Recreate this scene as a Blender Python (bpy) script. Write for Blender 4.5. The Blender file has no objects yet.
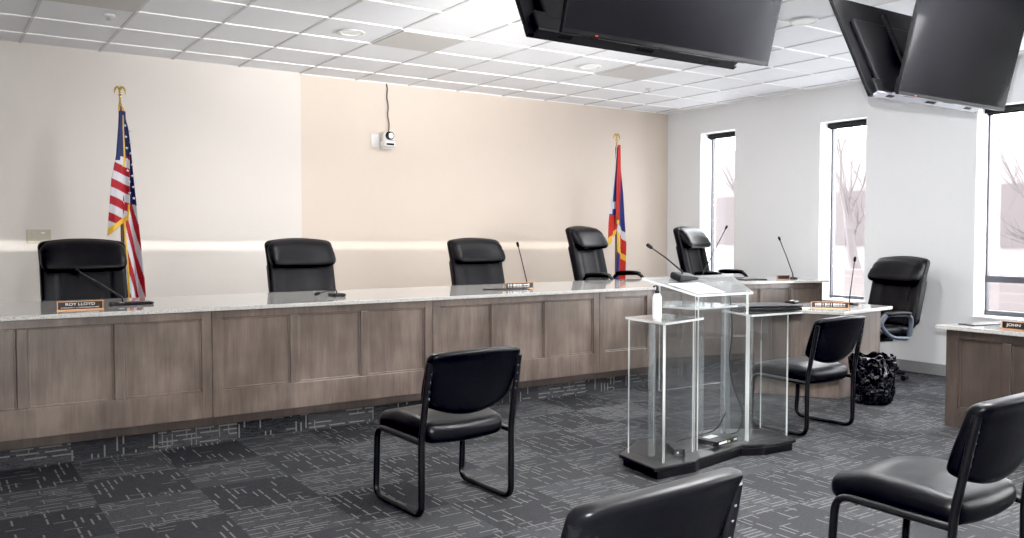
import bpy, bmesh, math, random
from mathutils import Vector, Matrix
random.seed(7)
C = bpy.context.scene.collection
PI = math.pi
sc = bpy.context.scene

# ------------------------------------------------------------------ helpers
class MB:
    def __init__(s):
        s.bm = bmesh.new()
    def _new(s, vs, fs, mi=0, M=None):
        bv = [s.bm.verts.new(M @ Vector(v) if M is not None else Vector(v)) for v in vs]
        out = []
        for f in fs:
            try:
                bf = s.bm.faces.new([bv[i] for i in f]); bf.material_index = mi; out.append(bf)
            except ValueError:
                pass
        return bv, out
    def box(s, c, d, M=None, mi=0, taper=1.0):
        x, y, z = c; a, b, e = d[0]/2, d[1]/2, d[2]/2; t = taper
        vs = [(x-a*t, y-b*t, z-e), (x+a*t, y-b*t, z-e), (x+a*t, y+b*t, z-e), (x-a*t, y+b*t, z-e),
              (x-a, y-b, z+e), (x+a, y-b, z+e), (x+a, y+b, z+e), (x-a, y+b, z+e)]
        fs = [(0,3,2,1), (4,5,6,7), (0,1,5,4), (1,2,6,5), (2,3,7,6), (3,0,4,7)]
        s._new(vs, fs, mi, M); return s
    def prism(s, poly, z0, z1, mi=0, M=None, edge_mi=None):
        n = len(poly)
        z0f = z0 if callable(z0) else (lambda x, y: z0)
        z1f = z1 if callable(z1) else (lambda x, y: z1)
        vs = [(x, y, z0f(x, y)) for x, y in poly] + [(x, y, z1f(x, y)) for x, y in poly]
        fs = [tuple(range(n-1, -1, -1)), tuple(range(n, 2*n))]
        bv, fo = s._new(vs, fs, mi, M)
        em = mi if edge_mi is None else edge_mi
        for i in range(n):
            j = (i+1) % n
            f = s.bm.faces.new([bv[i], bv[j], bv[n+j], bv[n+i]]); f.material_index = em
        return s
    def tube(s, pts, r, n=10, mi=0, cap=True, flat=1.0, ref=None):
        pts = [Vector(p) for p in pts]; rings = []
        up = Vector(ref) if ref else None
        prev = None
        for i, p in enumerate(pts):
            t = (pts[min(i+1, len(pts)-1)] - pts[max(i-1, 0)]).normalized()
            if prev is None:
                a = up if up is not None else (Vector((0,0,1)) if abs(t.z) < .9 else Vector((1,0,0)))
            else:
                a = prev
            a = (a - t*a.dot(t))
            if a.length < 1e-6: a = t.orthogonal()
            a.normalize(); b = t.cross(a); prev = a
            rr = r[i] if isinstance(r, (list, tuple)) else r
            rings.append([s.bm.verts.new(p + a*math.cos(k*2*PI/n)*rr + b*math.sin(k*2*PI/n)*rr*flat) for k in range(n)])
        for A, B in zip(rings, rings[1:]):
            for k in range(n):
                f = s.bm.faces.new([A[k], A[(k+1) % n], B[(k+1) % n], B[k]]); f.material_index = mi
        if cap:
            for R_ in (rings[0][::-1], rings[-1]):
                f = s.bm.faces.new(R_); f.material_index = mi
        return s
    def lathe(s, prof, n=24, c=(0,0,0), mi=0, M=None, fn=None):
        rings = []
        for r, z in prof:
            ring = []
            for k in range(n):
                a = 2*PI*k/n
                v = Vector((c[0]+r*math.cos(a), c[1]+r*math.sin(a), c[2]+z))
                if fn: v = fn(v, a, r, z)
                if M is not None: v = M @ v
                ring.append(s.bm.verts.new(v))
            rings.append(ring)
        for A, B in zip(rings, rings[1:]):
            for k in range(n):
                f = s.bm.faces.new([A[k], A[(k+1) % n], B[(k+1) % n], B[k]]); f.material_index = mi
        for R_ in (rings[0][::-1], rings[-1]):
            if (R_[0].co - R_[n//2].co).length > 1e-5:
                f = s.bm.faces.new(R_); f.material_index = mi
        return s
    def rbox(s, c, d, r, seg=10, fn=None, mi=0, M=None):
        """rounded cushion; fn deforms local points (normalised x,y,z in -1..1 also given)"""
        hx, hy, hz = d[0]/2, d[1]/2, d[2]/2
        cache = {}
        def mk(i, j, k):
            key = (i, j, k)
            if key in cache: return cache[key]
            u, v, w = 2*i/seg-1, 2*j/seg-1, 2*k/seg-1
            # concentrate samples to the rim
            def q(t): return math.copysign(abs(t)**.7, t)
            u, v, w = q(u), q(v), q(w)
            p = Vector((u*hx, v*hy, w*hz))
            core = Vector((max(-hx+r, min(hx-r, p.x)), max(-hy+r, min(hy-r, p.y)), max(-hz+r, min(hz-r, p.z))))
            dl = p-core
            if dl.length > 1e-9: p = core+dl.normalized()*min(r, r)
            if fn: p = fn(p, p.x/hx, p.y/hy, p.z/hz)
            p = p+Vector(c)
            if M is not None: p = M @ p
            cache[key] = s.bm.verts.new(p); return cache[key]
        R_ = range(seg)
        for a in (0, seg):
            for i in R_:
                for j in R_:
                    for q4 in ([(i,j,a),(i+1,j,a),(i+1,j+1,a),(i,j+1,a)], [(i,a,j),(i+1,a,j),(i+1,a,j+1),(i,a,j+1)], [(a,i,j),(a,i+1,j),(a,i+1,j+1),(a,i,j+1)]):
                        f = s.bm.faces.new([mk(*t) for t in q4]); f.material_index = mi
        return s
    def sphere(s, c, r, n=12, mi=0, sc=(1,1,1)):
        prof = [(max(1e-4, r*math.sin(PI*i/n)), -r*math.cos(PI*i/n)) for i in range(n+1)]
        M = Matrix.Translation(c) @ Matrix.Diagonal((*sc, 1))
        return s.lathe(prof, n*2, mi=mi, M=M)
    def build(s, name, mats, parent=None, smooth=False, bevel=0, loc=None, rotz=0):
        bmesh.ops.remove_doubles(s.bm, verts=s.bm.verts, dist=1e-6)
        bmesh.ops.recalc_face_normals(s.bm, faces=s.bm.faces)
        me = bpy.data.meshes.new(name)
        s.bm.to_mesh(me); s.bm.free()
        o = bpy.data.objects.new(name, me); C.objects.link(o)
        for m in (mats if isinstance(mats, (list, tuple)) else [mats]): me.materials.append(m)
        if smooth:
            for p in me.polygons: p.use_smooth = True
            try: me.set_sharp_from_angle(angle=math.radians(smooth if smooth is not True else 50))
            except Exception: pass
        if parent: o.parent = parent
        if loc is not None: o.location = loc
        o.rotation_euler = (0, 0, rotz)
        if bevel:
            b = o.modifiers.new('bevel', 'BEVEL'); b.width = bevel; b.segments = 2; b.limit_method = 'ANGLE'
        return o

def thing(name, label, cat, loc=(0,0,0), rotz=0, group=None):
    o = bpy.data.objects.new(name, None); C.objects.link(o); o.empty_display_size = .1
    o.location = loc; o.rotation_euler = (0, 0, rotz)
    o['label'] = label; o['category'] = cat
    if group: o['group'] = group
    return o
def tag(o, label, cat, group=None):
    o['label'] = label; o['category'] = cat
    if group: o['group'] = group
    return o
def struct(o):
    o['kind'] = 'structure'; return o
def dup(root, loc, rotz, label):
    r = root.copy(); C.objects.link(r); r.location = loc; r.rotation_euler = (0, 0, rotz); r['label'] = label
    for ch in list(root.children):
        c = ch.copy(); C.objects.link(c); c.parent = r
        for g in list(ch.children):
            d = g.copy(); C.objects.link(d); d.parent = c
    return r
def sstep(a, b, x):
    t = max(0, min(1, (x-a)/(b-a))); return t*t*(3-2*t)
def bez_round(pts, r, n=5):
    """round the corners of a polyline"""
    P = [Vector(p) for p in pts]; out = [P[0]]
    for i in range(1, len(P)-1):
        a = (P[i-1]-P[i]); b = (P[i+1]-P[i]); q = min(r, a.length*.45, b.length*.45)
        A = P[i]+a.normalized()*q; B = P[i]+b.normalized()*q
        for k in range(n+1):
            t = k/n; out.append(A*(1-t)**2+P[i]*2*t*(1-t)+B*t*t)
    out.append(P[-1]); return out

# ------------------------------------------------------------------ materials
class NT:
    def __init__(s, name):
        s.m = bpy.data.materials.new(name); s.m.use_nodes = True
        s.t = s.m.node_tree; s.n = s.t.nodes; s.l = s.t.links
        s.b = s.n['Principled BSDF']
    def add(s, typ, **kw):
        n = s.n.new(typ)
        for k, v in kw.items():
            if k.startswith('i_'):
                n.inputs[int(k[2:]) if k[2:].isdigit() else k[2:].replace('_', ' ')].default_value = v
            else: setattr(n, k, v)
        return n
    def link(s, a, b): s.l.new(a, b)
    def math(s, op, a, b=None, c=None):
        n = s.n.new('ShaderNodeMath'); n.operation = op
        for i, v in enumerate((a, b, c)):
            if v is None: continue
            if isinstance(v, (int, float)): n.inputs[i].default_value = v
            else: s.l.new(v, n.inputs[i])
        return n.outputs[0]
    def mix(s, f, a, b):
        n = s.n.new('ShaderNodeMix'); n.data_type = 'RGBA'
        for i, v in ((0, f), (6, a), (7, b)):
            if isinstance(v, (int, float)): n.inputs[i].default_value = v
            elif isinstance(v, tuple): n.inputs[i].default_value = (*v, 1) if len(v) == 3 else v
            else: s.l.new(v, n.inputs[i])
        return n.outputs[2]
    def coords(s, kind='Object', scale=(1,1,1)):
        tc = s.n.new('ShaderNodeTexCoord'); mp = s.n.new('ShaderNodeMapping')
        mp.inputs['Scale'].default_value = scale; s.l.new(tc.outputs[kind], mp.inputs[0]); return mp.outputs[0]
    def noise(s, vec, scale, detail=4, rough=.5):
        n = s.n.new('ShaderNodeTexNoise'); n.inputs['Scale'].default_value = scale
        n.inputs['Detail'].default_value = detail; n.inputs['Roughness'].default_value = rough
        if vec is not None: s.l.new(vec, n.inputs['Vector'])
        return n.outputs[0]
    def ramp(s, f, stops):
        n = s.n.new('ShaderNodeValToRGB'); s.l.new(f, n.inputs[0])
        e = n.color_ramp.elements
        while len(e) < len(stops): e.new(.5)
        for q, (p, c) in zip(e, stops): q.position = p; q.color = (*c, 1)
        return n.outputs[0]
    def bump(s, h, strength=.2, dist=.01):
        n = s.n.new('ShaderNodeBump'); n.inputs['Strength'].default_value = strength; n.inputs['Distance'].default_value = dist
        s.l.new(h, n.inputs['Height']); s.l.new(n.outputs[0], s.b.inputs['Normal'])
    def set(s, **kw):
        for k, v in kw.items():
            i = s.b.inputs[k.replace('_', ' ')]
            if isinstance(v, tuple): i.default_value = (*v, 1) if len(v) == 3 else v
            elif isinstance(v, (int, float)): i.default_value = v
            else: s.l.new(v, i)
        return s
def simple(name, col, rough=.5, metal=0, var=.08, scale=40, bump=0, spec=.5, coat=0):
    t = NT(name); v = t.coords()
    n = t.noise(v, scale)
    a = tuple(max(0, c*(1-var)) for c in col); b = tuple(min(1, c*(1+var)) for c in col)
    t.set(Base_Color=t.mix(n, a, b), Roughness=rough, Metallic=metal)
    t.b.inputs['Specular IOR Level'].default_value = spec
    t.b.inputs['Coat Weight'].default_value = coat
    if bump: t.bump(n, bump, .004)
    return t.m

def mk_wall(name, c1, c2):
    t = NT(name); v = t.coords(); a = t.noise(v, 1.3, 3); b = t.noise(t.coords('Object', (1, 1, .35)), 60, 3)
    f = t.math('ADD', t.math('MULTIPLY', a, .7), t.math('MULTIPLY', b, .3))
    t.set(Base_Color=t.mix(f, c1, c2), Roughness=.55); t.bump(b, .06, .004); return t.m
M = {}
M['wall_beige'] = mk_wall('beige_wallcovering', (.65, .56, .478), (.71, .622, .54))
M['wall_cream'] = mk_wall('cream_wallcovering', (.70, .655, .61), (.77, .725, .68))
M['wall_white'] = mk_wall('pale_grey_paint', (.78, .795, .812), (.85, .865, .88))
M['jamb'] = simple('white_reveal_paint', (.9, .9, .9), .5, var=.01)
M['base'] = simple('grey_rubber_base', (.25, .25, .26), .5)
M['grid_shade'] = simple('shaded_main_tee', (.66, .66, .67), .5, var=.02)  # darker grey on one bar direction paints in the shade on the tees
M['grid'] = simple('white_ceiling_grid', (.95, .95, .95), .45, var=.01)
def mk_tile():
    t = NT('ceiling_tile'); v = t.coords(); n = t.noise(v, 90, 5, .7); g = t.noise(v, .9, 2)
    c = t.mix(n, (.83, .84, .87), (.92, .93, .95))
    t.set(Base_Color=t.mix(t.math('MULTIPLY', g, .25), c, (.80, .80, .82)), Roughness=.85); t.bump(n, .25, .004); return t.m
M['tile'] = mk_tile()
M['grey_tile'] = simple('grey_ceiling_panel', (.62, .60, .58), .7, var=.04)

def mk_carpet():
    t = NT('carpet_tiles')
    tc = t.add('ShaderNodeTexCoord'); sep = t.add('ShaderNodeSeparateXYZ'); t.link(tc.outputs['Object'], sep.inputs[0])
    geo = t.add('ShaderNodeNewGeometry'); sn = t.add('ShaderNodeSeparateXYZ'); t.link(geo.outputs['Normal'], sn.inputs[0])
    X = sep.outputs[0]
    Y = t.math('ADD', sep.outputs[1], sep.outputs[2])     # lets the pattern run up the riser
    u = t.math('DIVIDE', t.math('ADD', X, 49.30), .5); v = t.math('DIVIDE', t.math('ADD', Y, 45.20), .5)
    par = t.math('MODULO', t.math('ADD', t.math('FLOOR', u), t.math('FLOOR', v)), 2.0)   # 0 / 1 per tile
    rnd = t.add('ShaderNodeTexWhiteNoise', noise_dimensions='2D')
    cv = t.add('ShaderNodeCombineXYZ'); t.link(t.math('FLOOR', u), cv.inputs[0]); t.link(t.math('FLOOR', v), cv.inputs[1]); t.link(cv.outputs[0], rnd.inputs['Vector'])
    def dashes(A, B, w, L, dens, thick, seed):
        ca = t.math('DIVIDE', A, w); ia = t.math('FLOOR', ca); fa = t.math('FRACT', ca)
        w1 = t.add('ShaderNodeTexWhiteNoise', noise_dimensions='1D'); t.link(t.math('ADD', ia, seed), w1.inputs['W'])
        cb = t.math('ADD', t.math('DIVIDE', B, L), t.math('MULTIPLY', w1.outputs[0], 7.3)); ib = t.math('FLOOR', cb); fb = t.math('FRACT', cb)
        w2 = t.add('ShaderNodeTexWhiteNoise', noise_dimensions='2D'); c2 = t.add('ShaderNodeCombineXYZ')
        t.link(t.math('ADD', ia, seed), c2.inputs[0]); t.link(ib, c2.inputs[1]); t.link(c2.outputs[0], w2.inputs['Vector'])
        on = t.math('LESS_THAN', w2.outputs[0], dens)
        line = t.math('LESS_THAN', t.math('ABSOLUTE', t.math('SUBTRACT', fa, .5)), thick)
        gap = t.math('MULTIPLY', t.math('GREATER_THAN', fb, .12), t.math('LESS_THAN', fb, .92))
        return t.math('MULTIPLY', t.math('MULTIPLY', on, line), gap)
    XO = t.math('ADD', X, 50.0); YO = t.math('ADD', Y, 50.0)
    dY = dashes(XO, YO, .036, .115, .34, .13, 3.0)
    dYs = dashes(XO, YO, .030, .10, .16, .12, 11.0)
    dX = dashes(YO, XO, .030, .15, .52, .15, 23.0)
    dXs = dashes(YO, XO, .045, .10, .16, .11, 31.0)
    dark_m = t.math('MAXIMUM', dY, t.math('MULTIPLY', dXs, .75))
    lite_m = t.math('MAXIMUM', dX, t.math('MULTIPLY', dYs, .8))
    m = t.math('ADD', t.math('MULTIPLY', dark_m, t.math('SUBTRACT', 1.0, par)), t.math('MULTIPLY', lite_m, par))
    fine = t.noise(t.coords('Object', (1, 1, 1)), 95, 4, .8)
    streak = t.noise(t.coords('Object', (6, 90, 90)), 3.0, 3, .6)
    fv = t.math('ADD', t.math('MULTIPLY', fine, .6), t.math('MULTIPLY', streak, .6))
    fleck = t.math('MULTIPLY_ADD', fv, 5.0, -2.45)
    dk = t.mix(fleck, (.010, .0105, .012), (.042, .043, .047))
    lt = t.mix(fleck, (.020, .0205, .0235), (.082, .083, .09))
    base = t.mix(par, dk, lt)
    base = t.mix(t.math('MULTIPLY', rnd.outputs[0], .6), base, (.045, .046, .049))
    col = t.mix(t.math('MULTIPLY', m, .78), base, (.175, .175, .168))
    t.set(Base_Color=col, Roughness=.95); t.b.inputs['Specular IOR Level'].default_value = .15
    t.bump(fine, .5, .006); return t.m
M['carpet'] = mk_carpet()

def mk_wood(name, k=1.0, tint=(1,1,1)):
    t = NT(name); v = t.coords('Object', (7, 7, .8)); oi = t.add('ShaderNodeObjectInfo')
    off = t.add('ShaderNodeVectorMath', operation='ADD'); t.link(v, off.inputs[0])
    cmb = t.add('ShaderNodeCombineXYZ'); r5 = t.math('MULTIPLY', oi.outputs['Random'], 40.0)
    for i in range(3): t.link(r5, cmb.inputs[i])
    t.link(cmb.outputs[0], off.inputs[1])
    a = t.noise(off.outputs[0], 2.2, 6, .65); b = t.noise(t.coords('Object', (90, 90, 3)), 1.5, 3)
    c = t.noise(t.coords('Object', (1.2, 1.2, 1.0)), 2.0, 3)
    f = t.math('ADD', t.math('ADD', t.math('MULTIPLY', a, .55), t.math('MULTIPLY', b, .2)), t.math('MULTIPLY_ADD', c, .75, -.22))
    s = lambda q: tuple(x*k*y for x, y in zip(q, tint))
    col = t.ramp(f, [(.3, s((.058, .044, .036))), (.52, s((.128, .099, .082))), (.72, s((.225, .178, .149)))])
    br = t.math('MULTIPLY_ADD', oi.outputs['Random'], .22, .0)
    col = t.mix(br, col, s((.15, .115, .095)))
    t.set(Base_Color=col, Roughness=.36); t.b.inputs['Coat Weight'].default_value = .9; t.b.inputs['Coat Roughness'].default_value = .13
    t.bump(b, .05, .002); return t.m
M['wood'] = mk_wood('greybrown_maple')
M['wood_shade'] = mk_wood('shaded_maple', .48)  # same maple darkened, the backlit table's shade put into the colour
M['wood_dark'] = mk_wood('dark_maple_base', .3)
def mk_granite():
    t = NT('pale_granite'); v = t.coords(); n = t.noise(v, 160, 4, .8); g = t.noise(v, 30, 3)
    c = t.ramp(n, [(.36, (.16, .155, .15)), (.46, (.50, .49, .475)), (.62, (.66, .65, .63))])
    t.set(Base_Color=t.mix(t.math('MULTIPLY', g, .3), c, (.62, .60, .57)), Roughness=.06); t.b.inputs['Specular IOR Level'].default_value = .9
    return t.m
M['granite'] = mk_granite()
def mk_leather(name, col=(.0075, .0075, .0085), rough=.40):
    t = NT(name); t.b.inputs['Specular IOR Level'].default_value = .20; v = t.coords(); n = t.noise(v, 220, 3, .6); w = t.noise(v, 7, 3)
    t.set(Base_Color=t.mix(w, tuple(c*.7 for c in col), tuple(c*1.35 for c in col)), Roughness=rough)
    t.bump(t.math('ADD', t.math('MULTIPLY', n, .25), t.math('MULTIPLY', w, 1.6)), .22, .006); return t.m
M['leather'] = mk_leather('black_leather')
M['vinyl'] = mk_leather('black_vinyl', (.0045, .0047, .0058), .34)
M['blk_metal'] = simple('black_powder_coat', (.007, .007, .008), .30, .0, bump=.02, spec=.35)
M['blk_plastic'] = simple('black_plastic', (.007, .007, .008), .36, spec=.3)
M['soft_black'] = simple('matte_black', (.004, .004, .004), .75, spec=.2)
M['grey_plastic'] = simple('blue_grey_plastic', (.10, .115, .15), .3)
M['silver'] = simple('brushed_silver', (.62, .62, .64), .28, .9)
M['tv_back'] = simple('dull_black_plastic', (.0025, .0025, .003), .45, spec=.18)
M['flash_sheen'] = simple('flash_lit_plastic', (.20, .20, .23), .25)  # pale grey paints the flash reflection onto a black underside
M['white_plastic'] = simple('white_plastic', (.82, .82, .82), .35, var=.02)
M['brass'] = simple('polished_brass', (.72, .52, .19), .22, 1.0)
M['gold_thread'] = simple('gold_fringe', (.75, .47, .05), .7, var=.2, scale=300)
M['pole_wood'] = simple('brown_pole_wood', (.17, .075, .035), .35)
M['navy'] = simple('navy_cloth', (.018, .027, .10), .75)
M['red'] = simple('red_cloth', (.36, .014, .022), .75)
M['whitecloth'] = simple('white_cloth', (.60, .60, .64), .8, var=.05)
M['blue'] = simple('blue_cloth', (.020, .035, .17), .75)
M['scarlet'] = simple('scarlet_cloth', (.50, .025, .018), .75)
M['beige_plastic'] = simple('beige_plastic', (.50, .47, .36), .4)
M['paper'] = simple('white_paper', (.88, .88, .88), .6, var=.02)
M['copper'] = simple('copper_frame', (.62, .30, .13), .35, .5)
M['plate_black'] = simple('plate_black', (.018, .012, .010), .3)
M['letter'] = simple('white_lettering', (.86, .86, .86), .5, var=.01)
M['red_led'] = simple('red_led', (.9, .05, .03), .4)
M['led_off'] = simple('yellow_green_label', (.55, .6, .12), .5)
def mk_acrylic(name, haze, tint, rough=.02, spec=1.0):
    t = NT(name); n = t.n; n.remove(t.b)
    tr = t.add('ShaderNodeBsdfTransparent'); tr.inputs[0].default_value = (*tint, 1)
    gl = t.add('ShaderNodeBsdfGlossy'); gl.inputs['Roughness'].default_value = rough
    df = t.add('ShaderNodeBsdfDiffuse'); df.inputs[0].default_value = (.9, .92, .92, 1)
    lw = t.add('ShaderNodeLayerWeight'); fz = t.math('MULTIPLY_ADD', t.math('POWER', lw.outputs['Facing'], 5.0), .96, .04)
    nz = t.noise(t.coords(), 2, 0)
    m1 = t.add('ShaderNodeMixShader'); t.link(t.math('MULTIPLY', nz, haze*2), m1.inputs[0]); t.link(tr.outputs[0], m1.inputs[1]); t.link(df.outputs[0], m1.inputs[2])
    m2 = t.add('ShaderNodeMixShader'); t.link(t.math('MULTIPLY', fz, spec), m2.inputs[0]); t.link(m1.outputs[0], m2.inputs[1]); t.link(gl.outputs[0], m2.inputs[2])
    t.link(m2.outputs[0], n['Material Output'].inputs[0]); return t.m
M['acrylic'] = mk_acrylic('clear_acrylic', .012, (.95, .962, .965))
M['acrylic_edge'] = mk_acrylic('lit_acrylic_edge', .62, (.95, .97, .97), .15)
M['acrylic_post'] = mk_acrylic('thick_acrylic_post', .12, (.85, .87, .88), .06, 1.6)
M['acrylic_top'] = mk_acrylic('thick_acrylic_top', .13, (.92, .94, .94), .08, 1.3)
M['glass'] = mk_acrylic('window_glass', .0, (.97, .975, .98), .0, .6)
def mk_screen():
    t = NT('tv_screen_glass'); n = t.noise(t.coords(), 2, 2)
    t.set(Base_Color=t.mix(n, (.005, .005, .006), (.008, .008, .009)), Roughness=.07); t.b.inputs['Specular IOR Level'].default_value = .14; return t.m
M['screen'] = mk_screen()
def mk_bag():
    t = NT('black_bin_liner'); v = t.coords(); n = t.noise(v, 8, 3, .55)
    t.set(Base_Color=t.mix(n, (.004, .004, .005), (.010, .010, .012)), Roughness=.10); t.bump(n, .9, .09); return t.m
M['bag'] = mk_bag()
M['bark'] = simple('pale_bark', (.060, .050, .050), .9, var=.2)
def mk_brick():
    t = NT('pink_brick'); b = t.add('ShaderNodeTexBrick'); t.link(t.coords('Object', (1, 1, 1)), b.inputs['Vector'])
    rot = t.add('ShaderNodeMapping'); tc = t.add('ShaderNodeTexCoord'); t.link(tc.outputs['Object'], rot.inputs[0]); rot.inputs['Rotation'].default_value = (PI/2, 0, PI/2)
    t.link(rot.outputs[0], b.inputs['Vector']); b.inputs['Scale'].default_value = 4
    b.inputs['Color1'].default_value = (.10, .083, .08, 1); b.inputs['Color2'].default_value = (.09, .074, .071, 1); b.inputs['Mortar'].default_value = (.115, .103, .10, 1)
    t.set(Base_Color=b.outputs[0], Roughness=.9); return t.m
M['brick'] = mk_brick()
M['snow'] = simple('pale_ground', (.9, .89, .88), .9)
M['frame_dark'] = simple('dark_bronze_frame', (.07, .072, .085), .4)
M['blind'] = simple('black_roller_cloth', (.012, .012, .012), .8)

# ------------------------------------------------------------------ room constants
XR, YB, ZC, PLZ = 8.24, 8.42, 3.0, .17
XL, YF = -3.2, -3.0
# floor
o = MB().prism([(XL, YF), (XR+.3, YF), (XR+.3, YB+.1), (XL, YB+.1)], -.1, 0).build('floor', M['carpet']); struct(o)
plat = [(XL, 5.79), (5.43, 5.79), (5.62, 6.19), (7.80, 5.66), (XR, 5.66), (XR, YB), (XL, YB)]
o = MB().prism(plat, 0, PLZ).build('floor_platform', M['carpet']); struct(o)
# walls
o = MB().prism([(3.13, YB), (XR+.3, YB), (XR+.3, YB+.12), (3.13, YB+.12)], 0, ZC+.1).build('wall_back', M['wall_beige']); struct(o)
o = MB().prism([(XL, YB-.05), (3.13, YB-.05), (3.13, YB+.12), (XL, YB+.12)], 0, ZC+.1).build('wall_back_left', M['wall_cream']); struct(o)
o = MB().prism([(XL-.12, YF), (XL, YF), (XL, YB), (XL-.12, YB)], 0, ZC+.1).build('wall_left', M['wall_cream']); struct(o)
o = MB().prism([(XL, YF-.12), (XR+.3, YF-.12), (XR+.3, YF), (XL, YF)], 0, ZC+.1).build('wall_front', M['wall_cream']); struct(o)
# right wall with window openings
WIN = [(7.25, 7.84, .70, 2.69), (5.46, 6.05, .66, 2.64), (1.75, 4.32, .60, 2.60), (-1.6, .7, .60, 2.60)]
TH = .30
mb = MB()
ys = sorted([YF, YB+.12] + [v for w in WIN for v in w[:2]])
for a, b in zip(ys, ys[1:]):
    w = [q for q in WIN if abs(q[0]-a) < 1e-6 and abs(q[1]-b) < 1e-6]
    if w:
        mb.prism([(XR, a), (XR+TH, a), (XR+TH, b), (XR, b)], 0, w[0][2])
        mb.prism([(XR, a), (XR+TH, a), (XR+TH, b), (XR, b)], w[0][3], ZC+.1)
    else:
        mb.prism([(XR, a), (XR+TH, a), (XR+TH, b), (XR, b)], 0, ZC+.1)
struct(mb.build('wall_right', M['wall_white']))
# baseboards
struct(MB().box((XR-.006, (YF+5.66)/2, .055), (.012, 5.66-YF, .11)).build('baseboard_right', M['base']))
struct(MB().box((XR-.006, (5.66+YB)/2, PLZ+.055), (.012, YB-5.66, .11)).build('baseboard_right_platform', M['base']))
struct(MB().box(((3.13+XR)/2, YB-.006, PLZ+.055), (XR-3.13, .012, .11)).build('baseboard_back', M['base']))
struct(MB().box(((XL+3.13)/2, YB-.056, PLZ+.055), (3.13-XL, .012, .11)).build('baseboard_back_left', M['base']))
# windows
for i, (a, b, z0, z1) in enumerate(WIN):
    r = bpy.data.objects.new('window_%d' % (i+1), None); C.objects.link(r); r.location = (XR+.2, (a+b)/2, z0); struct(r)
    w, h = b-a, z1-z0; gx = .0
    m = MB(); t = .012
    m.box((-.1, w/2-t/2, h/2), (.2, t, h)); m.box((-.1, -w/2+t/2, h/2), (.2, t, h)); m.box((-.1, 0, h-t/2), (.2, w, t)); m.box((-.11, 0, t/2), (.24, w, t))
    m.build('reveal', M['jamb'], r)
    f = MB(); ft = .045
    for s in (-1, 1): f.box((gx+.03, s*(w/2-.012-.008), h/2), (.05, .016, h-.024))
    f.box((gx+.03, 0, .012+ft/2), (.06, w-.024, ft if i > 1 else .03)); f.box((gx+.03, 0, h-.012-.006), (.05, w-.024, .012))
    if i > 1: f.box((gx+.03, 0, .36), (.06, w-.024, .06))
    f.build('window_frame', M['frame_dark'], r)
    MB().box((gx+.035, 0, h/2), (.006, w-.06, h-.05)).build('pane', M['glass'], r)
    if i == 3: continue
    bl = thing('roller_blind', ['black rolled-up blind at the top of the far narrow window nearest the corner',
        'black rolled-up blind at the top of the narrow window behind the staff desk chair',
        'long black rolled-up blind at the top of the wide window at right edge'][i], 'blind', (XR+.11, (a+b)/2, z1-.013), 0, 'rolled-up black window blinds')
    MB().box((.04, 0, -.028), (.06, w-.03, .05)).build('cassette', M['blind'], bl, bevel=.006)
    MB().box((.04, 0, -.060), (.02, w-.06, .016)).build('hem_bar', M['soft_black'], bl)

# ------------------------------------------------------------------ ceiling
gx = [.69+.61*k for k in range(-7, 13)]; gy = [8.57-.61*r for r in range(0, 20)]
GREY = {(0, 3), (4, 3), (8, 3)}
m = MB(); m.box(((XL+XR)/2, (YF+YB)/2, ZC+.05), (XR-XL+.3, YB-YF+.2, .1), mi=1)
for x in gx:
    if XL+.02 < x < XR-.02: m.box((x, (YF+YB)/2, ZC-.004), (.020, YB-YF, .008), mi=2)
for y in gy:
    if YF+.02 < y < YB-.02: m.box(((XL+XR)/2, y, ZC-.0045), (XR-XL, .018, .009), mi=0)
for (x, y, a_, b_) in (((XL+XR)/2, YB-.012, XR-XL, .024), (XR-.012, (YF+YB)/2, .024, YB-YF)): m.box((x, y, ZC-.004), (a_, b_, .009), mi=0)
struct(m.build('ceiling', [M['grid'], M['tile'], M['grid_shade']]))
for (c, r), lab in zip(sorted(GREY), ['flat grey square panel in the ceiling grid at top left edge', 'flat grey square panel in the ceiling grid beside the round light left of the left screens', 'flat grey square panel in the ceiling grid below the left pair of screens']):
    x0, y1 = .69+.61*c, 8.57-.61*r
    tag(MB().box((0, 0, -.008), (.585, .585, .016), taper=.985).build('ceiling_panel', M['grey_tile'], loc=(x0+.305, y1-.305, ZC)), lab, 'ceiling panel', 'grey panels set in the ceiling grid')
dl = None
for (x, y), lab in zip([(2.83, 6.43), (5.27, 6.44), (5.50, 4.19)], ['round white recessed ceiling light left of the middle grey panel', 'round white recessed ceiling light just beneath the left hanging screens', 'round white recessed ceiling light between the two pairs of hanging screens']):
    if dl is None:
        dl = thing('recessed_light', lab, 'ceiling light', (x, y, ZC-.012), 0, 'round recessed ceiling lights')
        MB().lathe([(.082, 0), (.105, -.001), (.108, -.006), (.100, -.010), (.085, -.008), (.082, 0)], 32).build('trim_ring', M['white_plastic'], dl, smooth=True)
        MB().lathe([(.0001, -.004), (.05, -.005), (.083, -.003)], 32).build('lens', M['grid'], dl, smooth=True)
    else: dup(dl, (x, y, ZC-.012), 0, lab)
sp = None
for (x, y), lab in zip([(1.14, 6.92), (6.62, 7.06)], ['small white sprinkler head on the ceiling at upper left', 'small white sprinkler head on the ceiling near the far corner']):
    if sp is None:
        sp = thing('sprinkler_head', lab, 'sprinkler', (x, y, ZC-.012), 0, 'ceiling sprinkler heads')
        MB().lathe([(.0001, 0), (.045, 0), (.04, -.012), (.018, -.018), (.0001, -.018)], 24).build('escutcheon', M['white_plastic'], sp, smooth=40)
        m = MB(); m.lathe([(.0001, -.016), (.010, -.016), (.010, -.036), (.0001, -.036)], 12); m.lathe([(.0001, -.036), (.02, -.037), (.02, -.041), (.0001, -.041)], 16)
        m.build('deflector', M['silver'], sp)
    else: dup(sp, (x, y, ZC-.012), 0, lab)

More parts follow.
